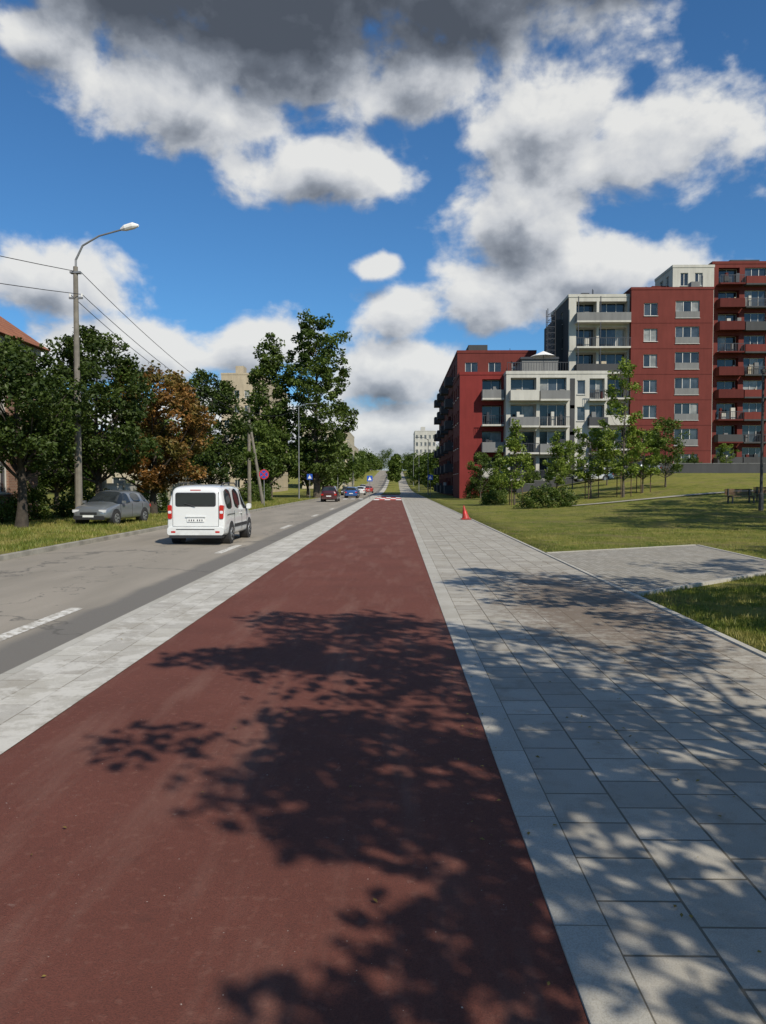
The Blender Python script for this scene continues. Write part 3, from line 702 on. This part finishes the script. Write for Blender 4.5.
def m_brick():
    m, t, b = mat_new('brick_wall'); p = t.pos(); x, y, z = t.sep(p); br = t.new('ShaderNodeTexBrick'); t.put(br.inputs['Vector'], t.comb(t.m('ADD', x, y), z))
    br.inputs['Color1'].default_value = (.24, .12, .075, 1); br.inputs['Color2'].default_value = (.18, .085, .055, 1); br.inputs['Mortar'].default_value = (.28, .25, .21, 1)
    br.inputs['Scale'].default_value = 1; br.inputs['Brick Width'].default_value = .25; br.inputs['Row Height'].default_value = .08; br.inputs['Mortar Size'].default_value = .008
    t.put(b.inputs['Base Color'], br.outputs[0]); b.inputs['Roughness'].default_value = .9; return m
M_tile = m_tile(); M_brick = m_brick()
mb = MB(); x0, x1, y0, y1, zt = -30, -19.2, 20, 41, 8.9
opr = [(1.2+3.1*i, 2.4+3.1*i, zz, zz+1.8) for i in range(6) for zz in (1.3, 5.1)]
facade(mb, (x1, y0), (0, 1), y1-y0, -.3, zt, opr, M_brick)
facade(mb, (x0, y0), (1, 0), x1-x0, -.3, zt, [(1.5+3*i, 2.7+3*i, zz, zz+1.8) for i in range(3) for zz in (1.3, 5.1)], M_brick)
facade(mb, (x1, y1), (-1, 0), x1-x0, -.3, zt, [], M_brick); facade(mb, (x0, y1), (0, -1), y1-y0, -.3, zt, [], M_brick)
for i in range(7): fbox(mb, (x1, y0), (0, 1), .2+3.1*i, .7+3.1*i, .004, .16, -.3, 8.5, W_cream)
fbox(mb, (x1, y0), (0, 1), 0, 21, .17, .28, 8.5, 8.9, W_cream)
o = .6; rz = 13.8; mid = (x0+x1)/2
a, b_, c, d = (x0-o, y0-o, zt), (x1+o, y0-o, zt), (x1+o, y1+o, zt), (x0-o, y1+o, zt); r1, r2 = (mid, y0+5, rz), (mid, y1-5, rz)
mb.add([a, b_, c, d, r1, r2], [(1, 2, 5, 4), (3, 0, 4, 5), (0, 1, 4), (2, 3, 5), (3, 2, 1, 0)], M_tile)
mb.box(mid-.4, mid+.4, 30, 31, rz-.6, rz+1.2, M_brick)
mb.build('brick_house')

# ------------------------------------------------------------------ vehicles
def paint(name, col, metal=0.):
    m, t, b = mat_new(name); n = t.noise(t.pos(), 4, 5, .6); x, y, z = t.sep(t.pos())
    dirt = t.m('MULTIPLY', t.mr(z, .55, -.05), t.mr(n, .35, .65))
    t.put(b.inputs['Base Color'], t.mix(t.m('MULTIPLY', dirt, .6), col, (.2, .18, .15))); b.inputs['Metallic'].default_value = metal
    b.inputs['Roughness'].default_value = .28; b.inputs['Coat Weight'].default_value = .8; b.inputs['Coat Roughness'].default_value = .05; return m
M_tyre = simple('tyre', (.022, .022, .023), .9, .2); M_hub = simple('hubcap', (.42, .43, .44), .35, .1, metal=.7)
M_cg = glass('car_glass', (.016, .019, .021), .03); M_trim = simple('black_trim', (.025, .025, .027), .55, .1)
M_tail = simple('tail_lamp', (.42, .012, .010), .15, .1, coat=1); M_head = simple('head_lamp', (.65, .66, .68), .1, .05, coat=1); M_plate = simple('number_plate', (.72, .72, .70), .4, .03)
M_seam = simple('panel_gap', (.06, .06, .06), .9, .1)
import bmesh
def loft(st, glass_side, glass_top, body):
    rows = []
    for y, zb, zm, zl, zr, w, wr in st:
        h = [(w*.90, zb), (w*.985, zb+.10), (w, zm), (w*.985, zl), (wr, max(zr-.07, zl+.01)), (wr*.84, zr-.005), (wr*.4, zr+.02)]
        rows.append([(x, y, z) for x, z in h] + [(-x, y, z) for x, z in reversed(h)])
    n = 14; V = [p for r in rows for p in r]; F = []; MI = []
    for j in range(len(rows)-1):
        for i in range(n):
            i2 = (i+1) % n; F.append((j*n+i, j*n+i2, (j+1)*n+i2, (j+1)*n+i))
            MI.append(1 if (i in (3, 9) and j in glass_side) or (i in (4, 5, 6, 7, 8) and j in glass_top) else 0)
    F.append(tuple(range(n-1, -1, -1))); MI.append(0); F.append(tuple((len(rows)-1)*n+k for k in range(n))); MI.append(0)
    me = bpy.data.meshes.new('body'); me.from_pydata(V, [], F); me.materials.append(body); me.materials.append(M_cg)
    me.polygons.foreach_set('material_index', MI); me.polygons.foreach_set('use_smooth', [True]*len(F)); me.update()
    bm = bmesh.new(); bm.from_mesh(me); bmesh.ops.recalc_face_normals(bm, faces=bm.faces)
    cr = bm.edges.layers.float.new('crease_edge')
    for e in bm.edges:
        if len(e.link_faces) == 2 and e.link_faces[0].material_index != e.link_faces[1].material_index: e[cr] = .8
        if any(len(f.verts) > 4 for f in e.link_faces): e[cr] = .55
    bm.to_mesh(me); bm.free(); return me
def wheels(mb, w, yf, yr, r=.31):
    for y in (yf, yr):
        for s in (-1, 1):
            mb.cyl((s*(w-.28), y, r+.03), (s*(w+.004), y, r+.03), r+.055, M_trim, 24)
            mb.tube([(s*(w-.2), y, r), (s*(w-.02), y, r), (s*(w+.015), y, r)], [r, r, r-.03], M_tyre, 24)
            mb.tube([(s*(w-.01), y, r), (s*(w+.025), y, r), (s*(w+.02), y, r)], [r*.64, r*.62, r*.2], M_hub, 20)
            for k in range(5):
                a = k*2*math.pi/5; mb.tube([(s*(w+.03), y+math.cos(a)*.06, r+math.sin(a)*.06), (s*(w+.03), y+math.cos(a)*r*.5, r+math.sin(a)*r*.5)], [.02, .03], M_trim, 5)
def assemble(name, me, mb, x, y, z, rz, lvl=2):
    e = bpy.data.objects.new(name, None); sc.collection.objects.link(e); e.location = (x, y, z); e.rotation_euler = (0, 0, rz)
    b = bpy.data.objects.new('body', me); sc.collection.objects.link(b); b.parent = e
    md = b.modifiers.new('sub', 'SUBSURF'); md.levels = lvl; md.render_levels = lvl
    mb.build('trim_and_wheels', False, e); return e
P_white = paint('white_car_paint', (.66, .67, .66))
st = [(-2.20,.36,.62,1.02,1.62,.84,.70), (-2.17,.30,.62,1.04,1.72,.875,.73), (-2.02,.24,.62,1.04,1.80,.90,.745), (-1.0,.22,.62,1.04,1.83,.905,.75), (-.90,.22,.62,1.04,1.83,.905,.75),
      (.12,.22,.62,1.03,1.81,.905,.745), (.22,.22,.62,1.03,1.80,.905,.745), (.62,.22,.62,1.03,1.74,.905,.735), (1.32,.22,.6,1.03,1.16,.90,.78), (1.75,.22,.6,.95,1.03,.88,.76), (2.08,.26,.55,.78,.86,.83,.70), (2.19,.34,.5,.64,.70,.72,.60)]
me = loft(st, (2, 4, 6, 7), (7,), P_white)
mb = MB(); wheels(mb, .90, 1.38, -1.35, .315)
yb = -2.205
mb.rbox(-.615, .615, yb-.006, yb+.05, 1.17, 1.60, .07, M_trim)
mb.rbox(-.585, .585, yb-.014, yb+.05, 1.20, 1.57, .06, M_cg)
for s in (-1, 1):
    mb.rbox(min(s*.715, s*.845), max(s*.715, s*.845), yb-.02, yb+.14, .80, 1.22, .04, M_tail)
    mb.rbox(min(s*.73, s*.835), max(s*.73, s*.835), yb-.026, yb+.1, .96, 1.05, .03, M_head)
    mb.box(s*.695-.004, s*.695+.004, yb-.003, yb+.05, .58, 1.62, M_seam)
    mb.rbox(min(s*.60, s*.74), max(s*.60, s*.74), yb-.062, yb, .38, .44, .02, M_tail)
    mb.rbox(min(s*.93, s*1.08), max(s*.93, s*1.08), .74, .90, 1.02, 1.20, .05, P_white)
    mb.box(min(s*.86, s*.95), max(s*.86, s*.95), .76, .84, 1.06, 1.12, M_trim)
    mb.box(min(s*.903, s*.915), max(s*.903, s*.915), -.95, .95, .50, .60, M_trim)
    for yy in (-.92, .17, 1.0): mb.box(min(s*.9, s*.9085), max(s*.9, s*.9085), yy-.006, yy+.006, .36, 1.02, M_seam)
    mb.box(min(s*.9, s*.912), max(s*.9, s*.912), -1.9, -.9, .925, .94, M_seam)
    mb.box(min(s*.903, s*.93), max(s*.903, s*.93), .0, .12, .90, .94, P_white)
    mb.tube([(s*.66, -1.7, 1.81), (s*.67, -1.5, 1.885), (s*.67, .1, 1.885), (s*.66, .3, 1.81)], [.018]*4, M_trim, 6)
    mb.box(min(s*.5, s*.8), max(s*.5, s*.8), 2.02, 2.17, .62, .78, M_head)
mb.rbox(-.86, .86, yb-.055, yb+.3, .31, .56, .08, P_white); mb.rbox(-.80, .80, yb-.035, yb+.3, .22, .33, .03, M_trim)
mb.box(-.58, .58, yb-.060, yb-.052, .475, .50, M_trim)
mb.rbox(-.26, .26, yb-.022, yb, .71, .82, .015, M_plate); mb.rbox(-.30, .30, yb-.035, yb, .85, .89, .015, P_white)
mb.box(-.69, .69, yb-.003, yb+.03, .574, .580, M_seam)
for q in (-.19, -.12, -.05, .06, .13, .20): mb.box(q-.016, q+.012, yb-.026, yb-.021, .735, .79, M_trim)
mb.rbox(-.16, .16, yb+.005, yb+.10, 1.655, 1.685, .01, M_tail)
mb.tube([(.0, yb-.03, 1.18), (-.33, yb-.035, 1.27)], [.012, .008], M_trim, 5); mb.cyl((0, .5, 1.79), (0, .35, 2.05), .008, M_trim, 5)
mb.tube([(.45, yb-.03, .24), (.45, yb+.2, .26)], [.03, .03], M_trim, 8)
assemble('white_van', me, mb, -6.02, 25.3, -.105, R(-.5))

def car(name, x, y, z, rz, col, metal=.3, h=0, kind='hatch'):
    P = paint(name+'_paint', col, metal)
    if kind == 'hatch':
        st = [(-2.08,.38,.55,.82,.88,.74,.60), (-2.0,.28,.58,.93,1.02,.82,.64), (-1.62,.22,.6,.93,1.38,.86,.58), (-1.2,.2,.6,.92,1.45,.87,.58), (-1.1,.2,.6,.92,1.46,.87,.58), (-.15,.2,.6,.91,1.48,.875,.58), (-.07,.2,.6,.91,1.48,.875,.58),
              (.35,.2,.6,.90,1.43,.875,.58), (1.1,.2,.58,.89,.98,.87,.70), (1.7,.22,.55,.80,.88,.84,.68), (2.0,.26,.5,.68,.76,.78,.62), (2.1,.34,.46,.58,.63,.66,.52)]
        gs, gt = (2, 4, 6, 7), (1, 7)
    else:
        st = [(-2.25,.38,.55,.82,.90,.74,.62), (-2.15,.28,.58,.90,.99,.82,.66), (-1.65,.22,.6,.92,1.04,.86,.66), (-.98,.2,.6,.92,1.38,.87,.57), (-.85,.2,.6,.92,1.40,.87,.57), (-.15,.2,.6,.91,1.44,.875,.57), (-.07,.2,.6,.91,1.44,.875,.57),
              (.35,.2,.6,.90,1.40,.875,.57), (1.1,.2,.58,.89,.97,.87,.70), (1.8,.22,.55,.80,.88,.84,.68), (2.15,.26,.5,.68,.76,.78,.62), (2.25,.34,.46,.58,.63,.66,.52)]
        gs, gt = (2, 4, 6, 7), (2, 7)
    if h: st = [(a, b, c, d*(1+h*.3), e*(1+h), f, g) for a, b, c, d, e, f, g in st]
    me = loft(st, gs, gt, P); mb = MB(); wheels(mb, .865, 1.32, -1.3, .31)
    yr = st[0][0]; yf = st[-1][0]
    for s in (-1, 1):
        mb.rbox(min(s*.55, s*.80), max(s*.55, s*.80), yr-.02, yr+.14, .68, .84, .04, M_tail)
        mb.box(min(s*.46, s*.74), max(s*.46, s*.74), yf-.19, yf-.01, .56, .68, M_head)
        mb.box(min(s*.88, s*1.0), max(s*.88, s*1.0), .72, .86, .92, 1.04, P)
        for yy in (-1.1, -.1, .95): mb.box(min(s*.86, s*.878), max(s*.86, s*.878), yy-.007, yy+.007, .34, .9, M_seam)
    mb.rbox(-.74, .74, yr-.04, yr+.2, .32, .50, .05, P); mb.box(-.68, .68, yf-.15, yf+.03, .26, .42, M_trim)
    mb.box(-.38, .38, yf-.10, yf+.025, .48, .57, M_trim)
    mb.box(-.25, .25, yr-.05, yr-.03, .56, .66, M_plate); mb.box(-.25, .25, yf+.025, yf+.04, .36, .45, M_plate)
    return assemble(name, me, mb, x, y, z, rz, 2)
car('silver_car', -12.75, 34.5, gz(-12.7, 34)+.0, R(172), (.22, .24, .26), .5)
car('dark_red_car', -6.9, 81, -.1, 0, (.07, .015, .015), .2, .12)
car('blue_car', -5.9, 103, -.1, 0, (.03, .10, .30), .3)
car('blue_car', -6.3, 114, -.1, 0, (.05, .16, .36), .3, 0, 'sedan')
car('white_car', -6.0, 130, -.1, 0, (.6, .6, .6), 0)
car('grey_car', -8.2, 128, -.1, R(180), (.12, .12, .13), .4, 0, 'sedan')
car('red_car', -5.6, 160, hill(160)-.1, 0, (.35, .03, .02), .1)
car('white_car', -8.2, 190, hill(190)-.1, R(180), (.6, .6, .6), .1)
for x, c in ((20.3, (.60, .61, .62)), (25.2, (.10, .11, .12))):
    car('parked_car', x, 80.5, gz(x, 80.5), R(90), c, .2)

# ------------------------------------------------------------------ street furniture
M_pole = simple('weathered_concrete_pole', (.16, .145, .12), .9, .25, 3); M_steel = simple('galvanised_steel', (.22, .225, .23), .5, .15, metal=.4); M_wire = simple('wire', (.02, .02, .02), .6, .1)
M_black = simple('black_metal', (.025, .026, .028), .5, .1)
lx_, ly_ = -14.1, 34.0
mb = MB(); mb.tube([(lx_, ly_, -.2), (lx_, ly_, 11.3)], [.17, .10], M_pole, 10)
arm = [(lx_, ly_, 10.3), (lx_+.02, ly_, 11.6), (lx_+.35, ly_-.05, 12.2), (lx_+1.1, ly_-.1, 12.6), (lx_+2.2, ly_-.2, 12.85)]
mb.tube(arm, [.05, .05, .045, .04, .04], M_steel, 8)
mb.tube([(lx_+2.1, ly_-.2, 12.84), (lx_+2.3, ly_-.22, 12.9), (lx_+2.65, ly_-.25, 12.98), (lx_+2.9, ly_-.28, 12.98)], [.06, .14, .15, .05], M_white, 10)
mb.box(lx_-.22, lx_+.22, ly_-.12, ly_+.12, 11.0, 11.08, M_steel); mb.box(lx_-.3, lx_+.3, ly_-.05, ly_+.05, 9.9, 9.98, M_steel)
for s in (-.26, .26): mb.cyl((lx_+s, ly_, 9.98), (lx_+s, ly_, 10.12), .04, M_white, 8)
mb.build('street_lamp')
def wire(mb, a, b, sag, r=.016, n=14):
    a = Vector(a); b = Vector(b); pts = [a.lerp(b, i/n)-Vector((0, 0, sag*4*(i/n)*(1-i/n))) for i in range(n+1)]
    mb.tube(pts, [r]*(n+1), M_wire, 5)
mb = MB()
wire(mb, (lx_, ly_, 11.1), (-24, 8, 9.9), .5); wire(mb, (lx_+.2, ly_, 10.1), (-24, 8, 8.6), .6)
wire(mb, (lx_+.2, ly_, 11.1), (-12.6, 66, 8.1), .7); wire(mb, (lx_+.26, ly_, 10.1), (-12.5, 66, 7.7), .8); wire(mb, (lx_-.26, ly_, 10.1), (-12.8, 66, 7.6), .9)
wire(mb, (-12.5, 66, 8.0), (-11.2, 88, 10.5), .7)
mb.build('overhead_wires')
mb = MB(); mb.tube([(-24, 8, -.2), (-24, 8, 10.3)], [.16, .10], M_pole, 10); mb.box(-24.3, -23.7, 7.95, 8.05, 9.8, 9.9, M_steel); mb.build('utility_pole')
mb = MB(); mb.tube([(-12.6, 66, -.2), (-12.6, 66, 8.3)], [.17, .11], M_pole, 10); mb.tube([(-11.4, 66, -.2), (-12.5, 66, 6.8)], [.15, .10], M_pole, 10); mb.box(-12.9, -12.2, 65.9, 65.96, 7.6, 7.7, M_steel); mb.build('utility_pole')
def lamp(x, y, H, s, name='street_lamp', m=M_steel):
    z = gz(x, y); mb = MB(); mb.tube([(x, y, z-.1), (x, y, z+1.2), (x, y, z+H)], [.09, .075, .045], m, 8)
    mb.tube([(x, y, z+H-.1), (x+s*.6, y, z+H+.25), (x+s*1.6, y, z+H+.35)], [.04, .035, .03], m, 6)
    mb.box(min(x+s*1.5, x+s*2.1), max(x+s*1.5, x+s*2.1), y-.13, y+.13, z+H+.28, z+H+.38, m); mb.build(name)
lamp(-11.1, 88, 10.6, 1); lamp(-10.6, 140, 9.5, 1); lamp(5.2, 125, 9, -1); lamp(-10.6, 190, 9.5, 1); lamp(5.2, 175, 9, -1); lamp(5.2, 230, 9, -1)
x, y = 19.75, 42.0; z = gz(x, y); mb = MB()
mb.tube([(x, y, z-.1), (x, y, z+.9), (x, y, z+.95), (x, y, z+7.4)], [.13, .13, .08, .06], M_black, 10); mb.cyl((x, y, z+7.4), (x, y, z+7.55), .12, M_black)
mb.box(x-.1, x+.5, y-.12, y+.12, z+7.5, z+7.6, M_black); mb.build('park_lamp')
M_sr = simple('sign_red', (.5, .02, .02), .4, .05); M_sb = simple('sign_blue', (.02, .08, .38), .4, .05)
def round_sign(x, y, zc, r=.33, name='no_parking_sign'):
    z = gz(x, y); mb = MB(); mb.cyl((x, y, z-.1), (x, y, zc+r+.1), .03, M_steel, 8)
    def disc(rad, yy, m): mb.cyl((x, yy, zc), (x, yy+.012, zc), rad, m, 28)
    disc(r+.01, y-.05, M_steel); disc(r, y-.066, M_sr); disc(r*.8, y-.08, M_sb)
    mb.M = Matrix.Translation((x, y-.09, zc)) @ Matrix.Rotation(R(45), 4, 'Y'); mb.box(-r*.85, r*.85, -.004, .004, -.04, .04, M_sr)
    mb.box(-.04, .04, -.0035, .0035, -r*.85, r*.85, M_sr); mb.M = None
    mb.build(name)
round_sign(-10.3, 60, 2.5, .38)
def sq_sign(x, y, zc, m, name):
    z = gz(x, y); mb = MB(); mb.cyl((x, y, z-.1), (x, y, zc+.4), .03, M_steel, 8); mb.box(x-.33, x+.33, y-.06, y-.035, zc-.33, zc+.33, m)
    mb.add([(x-.22, y-.064, zc-.2), (x+.22, y-.064, zc-.2), (x, y-.064, zc+.22)], [(0, 1, 2)], M_white); mb.build(name)
sq_sign(-10.2, 91, 2.6, M_sb, 'crossing_sign'); sq_sign(4.4, 99, 2.6, M_sb, 'crossing_sign')
sq_sign(-3.1, 91, 2.4, M_sb, 'crossing_sign')
mb = MB(); mb.M = Matrix.Translation((3.45, 38, 0.02)); M_cone = simple('cone_red', (.36, .03, .02), .5, .1)
mb.box(-.24, .24, -.24, .24, 0, .04, M_cone); mb.M = mb.M @ Matrix.Rotation(R(-10), 4, 'Y')
mb.tube([(0, 0, .04), (0, 0, .28)], [.19, .125], M_cone, 16, False); mb.tube([(0, 0, .28), (0, 0, .42)], [.125, .09], M_sr, 16, False); mb.tube([(0, 0, .42), (0, 0, .68)], [.09, .03], M_cone, 16)
mb.build('traffic_cone')
M_wood = simple('bench_wood', (.10, .055, .03), .7, .25, 8)
def bench(x, y, rz):
    z = gz(x, y); mb = MB(); mb.M = Matrix.Translation((x, y, z)) @ Matrix.Rotation(rz, 4, 'Z')
    for i in range(4): mb.box(-.9, .9, -.25+i*.13, -.14+i*.13, .43, .47, M_wood)
    for i in range(3): mb.box(-.9, .9, .27, .30, .52+i*.13, .62+i*.13, M_wood)
    for s in (-.7, .7):
        mb.box(s-.04, s+.04, -.24, -.18, 0, .43, M_black); mb.box(s-.04, s+.04, .2, .268, 0, .9, M_black); mb.box(s-.04, s+.04, -.18, .2, .37, .428, M_black)
    mb.build('park_bench')
bench(20.9, 47, R(10)); bench(22.9, 47.5, R(-5))
mb = MB()
for cx, d in ((17.0, 58), (15.1, 60), (19.1, 60), (9.2, 60)):
    for a in range(3):
        ax = cx+.6*math.cos(a*2.1); ay = d+.6*math.sin(a*2.1); mb.cyl((ax, ay, gz(ax, ay)-.1), (ax, ay, gz(ax, ay)+1.9), .035, M_wood, 6)
mb.build('tree_stakes')
print('verts', sum(len(m.vertices) for m in bpy.data.meshes))
